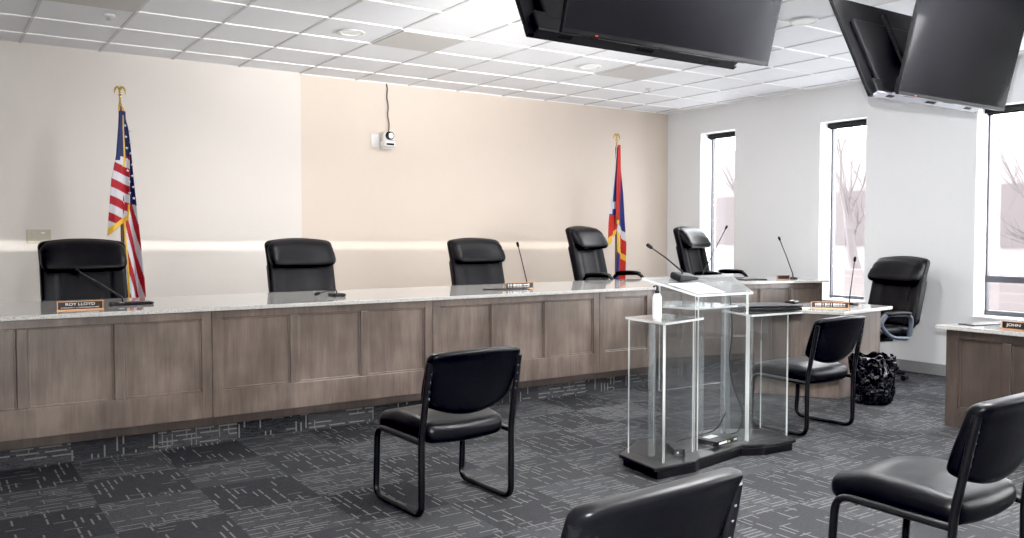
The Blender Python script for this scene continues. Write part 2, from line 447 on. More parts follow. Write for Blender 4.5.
# ------------------------------------------------------------------ dais
DY = 5.72; ZB, ZT = .19, .888
def panel_unit(label, p0, p1, nstiles, group, z0=ZB, z1=ZT, depth=.28, toe=True, edge=.065, mid=.06, top=.052, bot=.175, name='dais_cabinet', cat='cabinet', wd=None):
    """wood front of framed recessed panels from p0 to p1 (world xy), front face to the right-hand side of travel"""
    WD = M[wd or 'wood']
    p0, p1 = Vector((*p0, 0)), Vector((*p1, 0)); L = (p1-p0).length; ang = math.atan2(p1.y-p0.y, p1.x-p0.x)
    base_z = PLZ if toe else 0
    r = thing(name, label, cat, (p0.x, p0.y, base_z), ang, group)
    H0, H1 = z0-base_z, z1-base_z
    e = .001
    # carcass
    m = MB(); m.box((L/2, .03+depth/2, (H0+H1)/2), (L-2*e, depth, H1-H0)); m.build('carcass', WD, r)
    pw = (L-2*edge-(nstiles-1)*mid)/nstiles
    m = MB()
    for xx in (edge/2+e, L-edge/2-e): MB().box((xx, .0105, (H0+H1)/2), (edge-e, .021, H1-H0)).build('stile', WD, r, bevel=.003)
    for k in range(1, nstiles):
        x = edge+k*pw+(k-.5)*mid
        MB().box((x, .0115, (H0+bot+H1-top)/2), (mid, .019, H1-H0-top-bot+.001)).build('stile', WD, r, bevel=.006)
    MB().box((L/2, .011, H1-top/2), (L-2*edge+.001, .020, top)).build('rail', WD, r, bevel=.004)
    MB().box((L/2, .011, H0+bot/2), (L-2*edge+.001, .020, bot)).build('rail', WD, r, bevel=.004)
    for k in range(nstiles):
        x = edge+k*(pw+mid)+pw/2; cz = (H0+bot+H1-top)/2; ph = H1-H0-top-bot
        m = MB(); m.box((x, .026, cz), (pw+.01, .010, ph+.01))
        # ogee moulding around the field
        for (dx, dz, w_, h_) in ((0, ph/2-.006, pw, .012), (0, -ph/2+.006, pw, .012), (pw/2-.006, 0, .012, ph), (-pw/2+.006, 0, .012, ph)):
            m.box((x+dx, .019, cz+dz), (w_, .012, h_))
        m.build('panel', WD, r, bevel=.003)
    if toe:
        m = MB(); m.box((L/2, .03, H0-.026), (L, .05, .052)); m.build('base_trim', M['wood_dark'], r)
    return r
bx = [-.11, 1.525, 3.16, 4.80, 5.42]
labs = ['three-panel greybrown wood section of the long bench under the first chair at left', 'three-panel greybrown wood section of the long bench under the second chair from left',
        'three-panel greybrown wood section of the long bench under the third chair from left', 'short one-panel greybrown wood section at right end of the long bench']
for i in range(4):
    panel_unit(labs[i], (bx[i], DY), (bx[i+1], DY), 3 if i < 3 else 1, 'wood bench front sections', depth=.28 if i < 3 else .06)
e0, e1 = Vector((5.62, 6.125)), Vector((7.72, 5.605))
md = e0.lerp(e1, .47)
panel_unit('greybrown wood bench section of the angled wing seen through the clear lectern', tuple(e0), tuple(md), 2, 'wood bench front sections')
panel_unit('sunlit wood bench section of the angled wing beside the narrow window', tuple(md), tuple(e1), 3, 'wood bench front sections', edge=.03, mid=.035)
MB_ = panel_unit('narrow wood return joining the long bench to its angled wing', (5.445, 5.82), (5.60, 6.11), 1, 'wood bench front sections', depth=.03)
top = [(-.16, 5.685), (5.46, 5.685), (5.64, 6.075), (7.76, 5.555), (7.95, 6.36), (6.0, 6.87), (-.16, 6.87)]
o = MB().prism(top, .889, .916).build('countertop', M['granite'], bevel=.004)
tag(o, 'long pale granite countertop running over the whole wood bench', 'countertop')

# ------------------------------------------------------------------ staff desk (right middle) and right table
A_, B_, C_, D_, E_, G_ = (6.23, 4.31), (7.09, 4.42), (7.13, 4.95), (6.78, 5.10), (6.42, 5.42), (5.84, 5.08)
sd = thing('staff_desk', 'angled wood staff desk with granite top behind the third guest chair', 'desk', (6.4, 4.8, 0))
L_ = lambda p: (p[0]-6.4, p[1]-4.8)
MB().prism([L_(p) for p in (A_, B_, C_, D_, E_, G_)], .722, .75).build('desk_top', M['granite'], sd, bevel=.004)
MB().prism([L_(p) for p in ((6.34, 4.43), (7.03, 4.515), (7.035, 4.54), (6.345, 4.455))], 0, .722).build('front_panel', M['wood'], sd, bevel=.002)
MB().prism([L_(p) for p in ((6.34, 4.43), (6.36, 4.445), (6.01, 5.05), (5.985, 5.04))], 0, .722).build('side_panel', M['wood'], sd, bevel=.002)
MB().prism([L_(p) for p in ((7.03, 4.515), (7.055, 4.515), (7.09, 4.92), (7.065, 4.92))], 0, .722).build('end_panel', M['wood'], sd, bevel=.002)
MB().prism([L_(p) for p in ((5.985, 5.04), (6.0, 5.02), (6.42, 5.30), (6.40, 5.32))], 0, .722).build('back_panel', M['wood'], sd, bevel=.002)
m = MB()
for f in (.18, .5, .82):
    p = Vector((6.34, 4.43)).lerp(Vector((5.985, 5.04)), f); m.box((0, 0, .36), (.05, .016, .70), M=Matrix.Translation((p.x-6.4-.008, p.y-4.8-.004, 0)) @ Matrix.Rotation(math.atan2(.61, -.355), 4, 'Z'))
m.build('batten', M['wood'], sd)
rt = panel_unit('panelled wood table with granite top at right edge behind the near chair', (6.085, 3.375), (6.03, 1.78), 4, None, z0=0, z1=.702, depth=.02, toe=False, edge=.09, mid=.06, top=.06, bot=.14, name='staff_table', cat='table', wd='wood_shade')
for o in list(rt.children): pass
Mr = rt.matrix_basis.inverted() if False else (Matrix.Translation((6.085, 3.375, 0)) @ Matrix.Rotation(math.atan2(1.78-3.375, 6.03-6.085), 4, 'Z')).inverted()
def loc2(p): v = Mr @ Vector((p[0], p[1], 0)); return (v.x, v.y)
MB().prism([loc2(p) for p in ((6.045, 3.435), (6.72, 3.28), (6.66, 1.72), (5.99, 1.72))], .703, .732).build('table_top', M['granite'], rt, bevel=.004)
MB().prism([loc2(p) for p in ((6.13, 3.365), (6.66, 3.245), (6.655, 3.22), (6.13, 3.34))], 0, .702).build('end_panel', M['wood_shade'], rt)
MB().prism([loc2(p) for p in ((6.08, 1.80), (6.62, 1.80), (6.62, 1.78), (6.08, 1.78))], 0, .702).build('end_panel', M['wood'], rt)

# ------------------------------------------------------------------ executive chairs (face -Y in local space)
def exec_chair(label, lift, loc, rotz):
    r = thing('office_chair', label, 'chair', loc, rotz, 'black leather office chairs')
    zs = .46+lift
    def lean(p, u, v, w):   # recline & wrap
        z = p.z; p = p.copy()
        t = (w+1)/2
        p.y += .20*t + .035*(1-t)
        p.y -= .045*u*u
        p.x *= 1.0 - .06*sstep(.35, 0, t) - .03*math.sin(PI*t)
        if w > .5: p.z -= .030*u*u*(w-.5)*2
        return p
    bz = zs+.38
    def bk(p, u, v, w):
        p = lean(p, u, v, w)
        if v < 0:
            for s in (-.55, .55): p.y += .016*math.exp(-((u-s)/.05)**2)*sstep(.5, .2, w)
        return p
    b = MB().rbox((0, .20, bz), (.63, .10, .69), .048, 22, bk).build('backrest', M['leather'], r, smooth=True)
    for s in (-1, 1):
        MB().rbox((s*.262, .175, bz-.09), (.085, .10, .44), .038, 10, lambda p, u, v, w: Vector((p.x, p.y+.20*(p.z+.255)/.69+.035*(1-(p.z+.255)/.69), p.z))).build('bolster', M['leather'], b, smooth=True)
    def pil(p, u, v, w):
        p = p.copy(); p.y -= .05*u*u*0.8; p.z -= .028*u*u*(1 if w > 0 else .35); p.z += (.018*(1-u*u) if w < 0 else 0)*-1
        p.y += .07*w
        if v < 0: p.z += .0
        return p
    MB().rbox((0, .315, zs+.60), (.61, .155, .235), .07, 16, pil).build('headrest', M['leather'], r, smooth=True)
    def seatf(p, u, v, w):
        p = p.copy()
        if v < 0: p.z -= .05*v*v*sstep(0, -1, v)
        p.z += .02*u*u; return p
    MB().rbox((0, -.06, zs), (.54, .54, .12), .055, 12, seatf).build('seat', M['leather'], r, smooth=True)
    for s in (-1, 1):
        a = MB()
        loop = bez_round([(s*.31, .12, zs-.02), (s*.325, .14, zs+.18), (s*.33, -.20, zs+.19), (s*.33, -.27, zs+.10), (s*.315, -.12, zs-.03), (s*.30, .10, zs-.045)], .10, 6)
        a.tube(loop, .023, 10, flat=.8)
        ao = a.build('armrest', M['grey_plastic'] if loc[2] < .1 else M['blk_plastic'], r, smooth=True)
        MB().rbox((s*.33, -.05, zs+.203), (.075, .30, .038), .018, 8, lambda p, u, v, w: Vector((p.x, p.y, p.z-.012*v*v))).build('arm_pad', M['leather'], ao, smooth=True)
    m = MB(); m.lathe([(.0001, .09), (.028, .09), (.028, .30), (.018, .30), (.018, zs-.09), (.0001, zs-.09)], 14); m.box((0, 0, zs-.075), (.22, .26, .04))
    m.build('gas_lift', M['blk_metal'], r, smooth=40)
    m = MB(); m.lathe([(.0001, .07), (.05, .07), (.045, .115), (.0001, .115)], 16)
    for k in range(5):
        a = k*2*PI/5+.3; m.tube([(0, 0, .095), (math.cos(a)*.15, math.sin(a)*.15, .088), (math.cos(a)*.31, math.sin(a)*.31, .066)], [.030, .024, .017], 8)
    st = m.build('star_base', M['blk_plastic'], r, smooth=40)
    for k in range(5):
        a = k*2*PI/5+.3; x, y = math.cos(a)*.305, math.sin(a)*.305
        m = MB()
        for s in (-1, 1): m.tube([(x-math.sin(a)*s*.010, y+math.cos(a)*s*.010, .0275), (x-math.sin(a)*s*.026, y+math.cos(a)*s*.026, .0275)], .0275, 14)
        m.tube([(x, y, .028), (x, y, .07)], .008, 8)
        m.build('caster', M['blk_plastic'], st, smooth=40)
    return r
ch = exec_chair('black leather office chair behind the leftmost nameplate, in front of the striped flag', 0, (1.02, 7.18, PLZ), 0)
dup(ch, (2.79, 7.18, PLZ), .02, 'black leather office chair second from left, alone against the bare wall')
dup(ch, (4.65, 7.18, PLZ), .03, 'black leather office chair third from left, just left of an upright microphone')
ch2 = exec_chair('tall black leather office chair in front of the red and blue flag', .13, (6.24, 7.27, PLZ), .33)
dup(ch2, (7.52, 6.90, PLZ), .33, 'tall black leather office chair behind the clear lectern, near the far narrow window')
exec_chair('black leather office chair with grey arm loops between the staff desk and the right wall', -.01, (7.62, 4.94, 0), -PI/2-.20)

# ------------------------------------------------------------------ guest chairs (face +Y)
def guest_chair(label, loc, rotz):
    r = thing('guest_chair', label, 'chair', loc, rotz, 'black sled-base guest chairs')
    for s in (-1, 1):
        x = s*.268
        path = [(x*.985, -.318, .775), (x, -.262, .50), (x, -.245, .40), (x, -.245, .018), (x, .228, .018), (x, .205, .385), (x*.99, -.24, .375)]
        m = MB(); m.tube(bez_round(path[:1]+path[2:], .07, 7), .0175, 12, flat=.85)
        m.build('side_frame', M['blk_metal'], r, smooth=True)
    m = MB(); m.tube([(-.262, .12, .372), (.262, .12, .372)], .012, 10); m.tube([(-.262, -.14, .372), (.262, -.14, .372)], .012, 10)
    m.build('cross_bar', M['blk_metal'], r, smooth=True)
    def st(p, u, v, w):
        p = p.copy()
        cr = math.exp(-(v-.05)**2/.02)*math.exp(-(u)**2/.25)
        if w > 0: p.z += .014*(1-u*u)*(1-v*v)-.010*cr
        if v < -.3: p.z -= .022*sstep(-.3, -1, v)*(1-u*u*.5)
        p.z -= .022*sstep(.3, 1, v)
        p.x *= 1-.07*sstep(-.2, -1, v)
        p.y -= .02*(1-u*u)*sstep(0, -1, v)
        return p
    MB().rbox((0, .008, .424), (.50, .50, .106), .048, 20, st).build('seat', M['vinyl'], r, smooth=True)
    def bk(p, u, v, w):
        p = p.copy()
        t = (w+1)/2
        if w < 0: p.z -= .050*(1-u*u)*(-w)-.012*u*u*(-w); p.x *= 1-.08*w*w
        else: p.z -= .012*u*u*w
        p.y += .015 - .095*t            # lean back
        p.y -= .030*(1-u*u)             # curve
        p.y -= .012*sstep(.6, 1, w)*(1 if v < 0 else 0)
        p.z += .012*u*0
        return p
    bo = MB().rbox((0, -.235, .685), (.535, .068, .285), .033, 20, bk).build('backrest', M['vinyl'], r, smooth=True)
    for s in (-1, 1):
        for z in (.60, .635, .68, .72):
            y = -.318+(.775-z)*.20
            MB().sphere((s*.258, y-.013, z), .004, 6).build('screw', M['grey_plastic'], bo, smooth=True)
    return r
g1 = guest_chair('black sled-base guest chair standing alone before the long bench, left of lectern', (2.21, 3.905, 0), .04)
dup(g1, (5.18, 3.935, 0), .03, 'black sled-base guest chair between the clear lectern and the black trash bag')
dup(g1, (3.15, 1.82, 0), .03, 'black sled-base guest chair at lower right in front of the panelled table')
dup(g1, (1.345, 1.72, 0), .06, 'black guest chair cut off by the bottom edge of the photo, only its back showing')

# ------------------------------------------------------------------ lectern
pd = thing('lectern', 'clear acrylic lectern with two side shelves on a black base', 'lectern', (4.0, 3.75, 0))
Q = lambda p: (p[0]-4.0, p[1]-3.75)
base = [(3.352, 3.515), (3.66, 3.50), (3.715, 3.525), (4.19, 3.61), (4.33, 3.535), (4.60, 3.52), (4.70, 3.80), (4.40, 4.02), (3.72, 4.06), (3.40, 3.87)]
def inset(poly, d):
    cx = sum(p[0] for p in poly)/len(poly); cy = sum(p[1] for p in poly)/len(poly)
    return [(p[0]+(cx-p[0])*d, p[1]+(cy-p[1])*d) for p in poly]
MB().prism([Q(p) for p in inset(base, .045)], .0, .05).build('plinth', M['blk_metal'], pd, bevel=.004)
MB().prism([Q(p) for p in base], .048, .072).build('base_board', M['blk_metal'], pd, bevel=.006)
def wallp(m, p, q, z0, z1, t=.010):
    p, q = Vector(p), Vector(q); d = (q-p); L = d.length; a = math.atan2(d.y, d.x); c = (p+q)/2
    Mx = Matrix.Translation((c.x-4.0, c.y-3.75, (z0+z1)/2)) @ Matrix.Rotation(a, 4, 'Z')
    hx, hz, ht = L/2, (z1-z0)/2, t/2
    vs = [(-hx,-ht,-hz),(hx,-ht,-hz),(hx,ht,-hz),(-hx,ht,-hz),(-hx,-ht,hz),(hx,-ht,hz),(hx,ht,hz),(-hx,ht,hz)]
    m._new(vs, [(0,1,5,4),(2,3,7,6)], 0, Mx)
    m._new(vs, [(0,3,2,1),(4,5,6,7),(1,2,6,5),(3,0,4,7)], 1, Mx)
ACR = [M['acrylic'], M['acrylic_edge']]
def panel(name, p, q, z0, z1):
    m = MB(); wallp(m, p, q, z0, z1); return m.build(name, ACR, pd)
ZS = .872
lt = [(3.44, 3.525), (3.86, 3.63), (3.845, 3.95), (3.50, 3.93)]
rtp = [(4.235, 3.585), (4.70, 3.56), (4.76, 3.91), (4.37, 3.95)]
for poly in (lt, rtp):
    MB().prism([Q(p) for p in poly], ZS, ZS+.013, 0, edge_mi=1).build('side_shelf', [M['acrylic_top'], M['acrylic_edge']], pd)
panel('side_panel', (3.468, 3.86), (3.473, 3.572), .072, ZS); panel('front_panel', (3.480, 3.568), (3.80, 3.655), .072, ZS)
panel('front_panel', (4.285, 3.645), (4.625, 3.615), .072, ZS); panel('side_panel', (4.63, 3.622), (4.66, 3.86), .072, ZS)
def post(p, z1, s=.034):
    m = MB(); m.box((p[0]-4.0, p[1]-3.75, (.072+z1)/2), (s, s, z1-.072)); m.build('post', M['acrylic_post'], pd, bevel=.007)
post((3.525, 3.72), ZS); post((4.425, 3.76), ZS)
zt = lambda x, y: 1.012+.28*((y+3.75)-3.63)
post((4.105, 3.90), 1.07, .05); post((4.345, 3.89), 1.065, .05)
ltop = [(3.80, 3.625), (4.295, 3.625), (4.46, 3.96), (3.66, 3.96)]
MB().prism([Q(p) for p in ltop], lambda x, y: zt(x, y), lambda x, y: zt(x, y)+.014, 0, edge_mi=1).build('reading_top', [M['acrylic_top'], M['acrylic_edge']], pd)
MB().prism([Q(p) for p in ((3.86, 3.70), (4.24, 3.70), (4.28, 3.95), (3.82, 3.95))], .925, .936, 0, edge_mi=1).build('inner_shelf', [M['acrylic_top'], M['acrylic_edge']], pd)
panel('front_panel', (3.85, 3.665), (4.285, 3.655), .072, 1.018)
panel('side_panel', (3.84, 3.68), (3.74, 3.93), .072, 1.03); panel('side_panel', (4.29, 3.67), (4.38, 3.93), .072, 1.03)
panel('back_panel', (3.80, 3.945), (4.40, 3.945), .40, 1.075)
# things on the lectern
bt = thing('sanitizer_bottle', 'white pump bottle standing on the left shelf of the clear lectern', 'bottle', (3.585, 3.745, ZS+.013))
MB().lathe([(.0001, 0), (.026, 0), (.028, .006), (.028, .125), (.022, .142), (.013, .15), (.0001, .15)], 20).build('bottle_body', M['white_plastic'], bt, smooth=40)
m = MB(); m.lathe([(.0001, .149), (.014, .149), (.014, .166), (.006, .168), (.006, .19), (.0001, .19)], 14); m.tube([(0, 0, .19), (-.008, 0, .196), (-.035, -.01, .192)], .0065, 8)
m.build('pump', M['blk_plastic'], bt, smooth=40)
zz = lambda x, y: 1.012+.28*(y-3.63)+.0145
def sheet(name, poly, label, cat, zf, t, mat):
    cx = sum(p[0] for p in poly)/len(poly); cy = sum(p[1] for p in poly)/len(poly); z0 = zf(cx, cy)
    o = MB().prism([(p[0]-cx, p[1]-cy) for p in poly], lambda x, y: zf(x+cx, y+cy)-z0, lambda x, y: zf(x+cx, y+cy)-z0+t).build(name, mat, loc=(cx, cy, z0))
    return tag(o, label, cat)
sheet('paper_or_glare_sheet', [(3.815, 3.64), (4.06, 3.64), (4.02, 3.825), (3.755, 3.825)], 'white sheet imitating glare on the left half of the lectern top', 'paper', zz, .002, M['paper'])  # added white sheet in place of the glare on the acrylic
lp = thing('closed_laptop', 'closed black laptop resting on the right shelf of the clear lectern', 'laptop', (4.60, 3.785, ZS+.013), -.35)
MB().rbox((0, 0, .013), (.40, .27, .024), .010, 8).build('laptop_base', M['blk_plastic'], lp, smooth=40)
MB().rbox((0, .0, .031), (.40, .27, .014), .006, 8).build('laptop_lid', M['blk_metal'], lp, smooth=40)
pa = thing('power_adapter', 'black power adapter box with a red light on the lectern base, left', 'power adapter', (3.70, 3.70, .072), -.5)
MB().rbox((0, 0, .022), (.07, .17, .044), .006, 6).build('adapter_case', M['blk_plastic'], pa, smooth=40)
MB().box((-.01, -.0855, .022), (.012, .003, .012)).build('white_label', M['white_plastic'], pa); MB().sphere((-.02, .086, .03), .005, 6).build('indicator_light', M['red_led'], pa)
ro = thing('network_box', 'flat black network box with white labels on the lectern base, between the posts', 'network box', (4.10, 3.735, .072), .17)
MB().rbox((0, 0, .02), (.24, .15, .034), .005, 6).build('box_case', M['blk_plastic'], ro, smooth=40)
MB().box((-.05, -.0755, .022), (.09, .002, .014)).build('front_label', M['paper'], ro); MB().box((.09, -.0755, .022), (.035, .002, .012)).build('front_label', M['paper'], ro)
MB().box((.02, -.0755, .02), (.02, .002, .01)).build('status_lights', M['led_off'], ro); MB().box((-.03, .03, .0385), (.10, .05, .002)).build('top_label', M['paper'], ro)
def cable(name, pts, r, label, mat=None):
    pts = [Vector(p) for p in pts]; out = []
    n = len(pts)
    for i in range(n-1):
        p0, p1, p2, p3 = pts[max(i-1, 0)], pts[i], pts[i+1], pts[min(i+2, n-1)]
        for k in range(8):
            t = k/8; out.append(.5*((2*p1)+(p2-p0)*t+(2*p0-5*p1+4*p2-p3)*t*t+(3*p1-p0-3*p2+p3)*t**3))
    out.append(pts[-1]); b = Vector(out[0])
    o = MB().tube([p-b for p in out], r, 8).build(name, mat or M['blk_plastic'], loc=b, smooth=True)
    return tag(o, label, 'cable')
cable('hanging_cable', [(4.345, 3.858, 1.0), (4.36, 3.85, .75), (4.34, 3.852, .55), (4.37, 3.84, .38), (4.43, 3.82, .22), (4.40, 3.82, .10), (4.28, 3.80, .09), (4.20, 3.815, .095)], .0045, 'black cable hanging down the lectern post to the network box')
cable('loose_cable', [(3.76, 3.78, .10), (3.86, 3.83, .10), (3.98, 3.84, .10), (4.10, 3.86, .10), (4.24, 3.87, .12), (4.32, 3.86, .22)], .004, 'black cable curling behind the boxes on the lectern base')

# ------------------------------------------------------------------ microphones
def mic(label, loc, tip, kind='desk', rotz=0):
    r = thing('gooseneck_microphone', label, 'microphone', loc, 0, 'black gooseneck microphones')
    b = MB()
    if kind == 'desk': b.rbox((0, 0, .012), (.095, .14, .024), .010, 8)
    elif kind == 'flat': b.rbox((.05, 0, .009), (.26, .13, .018), .007, 8)
    elif kind == 'pad': b.lathe([(.0001, 0), (.055, 0), (.05, .012), (.022, .02), (.0001, .022)], 20)
    else:
        def wedge(p, u, v, w):
            p = p.copy(); p.z *= 1+.45*-u; return p
        b.rbox((.02, 0, .017), (.17, .10, .034), .014, 10, wedge)
    bo = b.build('mic_base', M['blk_plastic'], r, smooth=45)
    if kind == 'flat': MB().box((-.02, -.05, .019), (.03, .014, .004)).build('mute_button', M['silver'], bo)
    t = Vector(tip)-Vector(loc)
    if kind == 'wedge':
        r.rotation_euler = (math.atan(.28), 0, 0); t = Matrix.Rotation(-math.atan(.28), 3, 'X') @ t
    p0 = Vector((0, 0, .015)); p3 = t
    mid = p0.lerp(p3, .55)+Vector((0, 0, .02))
    MB().tube([p0, p0+Vector((0, 0, .03))+(p3-p0)*.03, mid, p3], [.008, .0055, .0045, .0045], 8).build('gooseneck', M['blk_metal'], r, smooth=True)
    d = (p3-mid).normalized()
    MB().tube([p3-d*.012, p3-d*.008, p3+d*.022, p3+d*.030, p3+d*.034], [.005, .0105, .0125, .010, .004], 12).build('mic_head', M['soft_black'], r, smooth=True)
    return r

# pixel rays of the solved camera, used only to read off real positions
F_, YAW, PIT, H_ = 862.46, .5966, -.0392, 1.38
Fv = Vector((math.sin(YAW)*math.cos(PIT), math.cos(YAW)*math.cos(PIT), math.sin(PIT)))
mics = [('gooseneck microphone on a flat base beside the leftmost nameplate', (1.08, 6.20, .916), (.785, 6.02, 1.155), 'flat'),
        ('low gooseneck microphone lying folded in front of the second chair from left', (2.575, 6.16, .916), (2.42, 6.14, .945), 'desk'),
        ('upright gooseneck microphone beside the third chair from left', (4.44, 6.30, .916), (4.33, 6.28, 1.288), 'pad'),
        ('gooseneck microphone leaning left from a wedge base on the lectern top', (3.93, 3.885, zz(0, 3.885)+.004), (3.735, 3.96, 1.305), 'wedge'),
        ('gooseneck microphone leaning right in front of the tall chair behind the lectern', (6.47, 6.12, .916), (6.966, 6.25, 1.455), 'pad'),
        ('gooseneck microphone leaning left at the right end of the bench, on the angled wing', (7.62, 5.90, .916), (7.42, 5.92, 1.335), 'pad'),
        ('upright gooseneck microphone on the staff desk beside its nameplate', (6.92, 4.74, .75), (7.02, 4.76, 1.15), 'desk')]
for q in mics: mic(q[0], q[1], q[2], q[3])

# ------------------------------------------------------------------ nameplates
def text_mesh(mb, s, size, cx, z, y, width, mi):
    cu = bpy.data.curves.new('t', 'FONT'); cu.body = s; cu.size = size; cu.align_x = 'CENTER'; cu.extrude = .0004
    ob = bpy.data.objects.new('t', cu); C.objects.link(ob)
    dg = bpy.context.evaluated_depsgraph_get(); me = ob.evaluated_get(dg).to_mesh()
    xs = [v.co.x for v in me.vertices]; k = width/(max(xs)-min(xs)); c0 = (max(xs)+min(xs))/2
    vs = [((v.co.x-c0)*k+cx, y-v.co.z, v.co.y+z) for v in me.vertices]; fs = [tuple(p.vertices) for p in me.polygons]
    mb._new(vs, fs, mi); ob.evaluated_get(dg).to_mesh_clear(); bpy.data.objects.remove(ob); bpy.data.curves.remove(cu)
def nameplate(label, loc, rotz, w, rows, h=.056, marks=None):
    r = thing('nameplate', label, 'nameplate', loc, rotz, 'desk nameplates')
    MB().box((0, 0, h/2), (w, .014, h)).build('plate', M['plate_black'], r, bevel=.001)
    f = MB(); t = .004
    f.box((0, -.006, h-t/2), (w+.008, .010, t)); f.box((0, -.008, t*.8), (w+.008, .016, t*1.6))
    f.box((-w/2, -.006, h/2), (t, .010, h)); f.box((w/2, -.006, h/2), (t, .010, h)); f.build('plate_frame', M['copper'], r)
    m = MB()
    for s, size, cx, z, wid in rows: text_mesh(m, s, size, cx, z, -.0072, wid, 0)
    if marks:
        rnd = random.Random(marks); x = -w/2+.03
        while x < w/2-.03:
            bw = rnd.uniform(.006, .014); m.box((x+bw/2, -.0075, h*.62), (bw, .001, rnd.uniform(.010, .020))); m.box((x+bw/2, -.0075, h*.32), (bw*.8, .001, .006)); x += bw+rnd.choice((.004, .005, .012))
    m.build('lettering', M['letter'], r)
    return r
nameplate('copper-framed black nameplate reading ROY LLOYD at left end of the countertop', (.785, 5.935, .916), .02, .255, [('ROY LLOYD', .024, 0, .029, .165), ('COUNTY COMMISSIONER', .010, 0, .0125, .215)])
nameplate('copper-framed nameplate in front of the upright microphone and third chair', (4.235, 6.13, .916), -.02, .29, [], marks=5)
nameplate('copper-framed nameplate on the staff desk above the trash bag', (6.44, 4.60, .75), -.88, .30, [], marks=9)
nameplate('black nameplate reading JOHN on the granite table at the right edge', (6.16, 2.87, .732), -PI/2-.05, .30, [('JOHN', .026, -.075, .023, .095)])
nameplate('pale nameplate on the angled wing at the foot of its end microphone', (7.42, 5.87, .916), -.24, .15, [], h=.045)
# papers and tablets
flat = lambda x, y: .916
fl2 = lambda x, y: .75
sheet('dark_tablet', [(4.02, 6.00), (4.02+.24, 6.0), (4.02+.26, 6.18), (3.90, 6.18)], 'thin dark tablet lying on the countertop before the third chair', 'tablet', flat, .008, M['blk_plastic'])
sheet('dark_tablet', [(6.98, 5.98), (7.23, 5.92), (7.28, 6.10), (7.03, 6.16)], 'thin dark tablet lying on the angled wing of the countertop', 'tablet', flat, .008, M['blk_plastic'])
sheet('dark_tablet', [(6.20, 3.35), (6.47, 3.28), (6.42, 3.16), (6.17, 3.22)], 'thin dark tablet lying on the right granite table corner', 'tablet', lambda x, y: .732, .007, M['blk_plastic'])
sheet('paper_or_glare_sheet', [(6.02, 4.86), (6.22, 4.98), (6.06, 5.20), (5.88, 5.08)], 'white paper on the staff desk corner nearest the lectern', 'paper', fl2, .002, M['paper'])
sheet('paper_or_glare_sheet', [(6.16, 4.62), (6.34, 4.72), (6.22, 4.93), (6.05, 4.82)], 'white paper on the staff desk just left of its nameplate', 'paper', fl2, .002, M['paper'])
pf = thing('black_pouch', 'small black pouch among papers on the staff desk', 'pouch', (6.42, 4.98, .752), .4)
MB().rbox((0, 0, .02), (.16, .10, .04), .018, 8).build('pouch_body', M['vinyl'], pf, smooth=True)
MB().tube([(-.06, 0, .041), (.06, 0, .041)], .003, 6).build('zip', M['silver'], pf)
# small clear object on right table
sheet('clear_block', [(6.30, 3.10), (6.42, 3.08), (6.43, 3.05), (6.31, 3.07)], 'small clear acrylic block on the right granite table', 'block', lambda x, y: .732, .045, M['acrylic_top'])

# ------------------------------------------------------------------ bin with liner
bn = thing('trash_bin', 'round bin covered by a shiny black trash bag beside the staff desk', 'trash bin', (6.41, 4.17, 0))
bn.scale = (.92, .92, .97)
rn = random.Random(4); ph = [rn.uniform(0, 6.28) for _ in range(8)]
def crumple(v, a, r, z):
    k = .012*(math.sin(7*a+ph[0]+z*9)+.8*math.sin(11*a+ph[1]-z*14)+.7*math.sin(17*a+ph[2]+z*23)+.5*math.sin(29*a+ph[3]+z*31))
    if r < .02: k = 0
    zz_ = z+(.012*math.sin(5*a+ph[4])+.010*math.sin(9*a+ph[5]) if z > .36 else 0)
    return Vector((math.cos(a)*(r+k), math.sin(a)*(r+k), max(0.002, zz_)))
MB().lathe([(.001, .004), (.14, .004), (.156, .03), (.162, .10), (.172, .2), (.180, .3), (.186, .37), (.184, .405), (.17, .41), (.17, .36), (.15, .2), (.13, .05), (.001, .03)], 72, fn=crumple).build('bag_liner', M['bag'], bn, smooth=True)
MB().lathe([(.001, 0), (.13, 0), (.145, .32), (.14, .32), (.125, .01), (.001, .01)], 32).build('bin_body', M['blk_plastic'], bn, smooth=40)
MB().rbox((.20, .02, .07), (.12, .12, .14), .05, 10, lambda p, u, v, w: Vector((p.x+.012*math.sin(9*v+4*w), p.y+.01*math.sin(8*u), p.z+.012*math.sin(7*u+5*v)+.002))).build('bag_tail', M['bag'], bn, smooth=True)

# ------------------------------------------------------------------ hanging screens
def tv(label, x0, w, yb, zb, face, tilt):
    """face -1: screen looks to -Y, +1: screen looks to +Y; origin at bottom edge centre of the screen plane"""
    r = thing('hanging_screen', label, 'television', (x0+w/2, yb, zb), 0, 'ceiling-hung television screens')
    r.rotation_euler = (math.radians(tilt)*(-face if False else (1 if face < 0 else -1)), 0, 0)
    h = w*.578; s = -face                      # s: direction from screen towards its back, along y
    MB().box((0, s*.012, h/2), (w, .024, h)).build('bezel', M['tv_back'], r, bevel=.003)
    MB().box((0, -s*.0008, h/2+.006), (w-.018, .0016, h-.028)).build('screen', M['screen'], r)
    m = MB(); m.box((0, s*.042, h*.42), (w*.86, .036, h*.66)); m.box((0, s*.034, .055), (w*.95, .05, .10)); hb = m.build('back_housing', M['tv_back'], r, bevel=.010)
    for x in (-.18, .18): MB().box((x, s*.068, h*.5), (.035, .018, h*.72)).build('mount_rail', M['soft_black'], r)
    MB().box((-w*.36, -s*.003, .008), (.012, .004, .005)).build('power_light', M['red_led'], r)
    MB().box((0, s*.034, .004), (w*.955, .052, .012)).build('underside_strip', M['flash_sheen'] if x0 > 4 else M['blk_plastic'], r)
    for i in range(3): MB().box((-w*.36+i*w*.36, s*.04, -.0025), (.07+.03*(i % 2), .022, .003)).build('underside_vent', M['soft_black'], r)
    return h
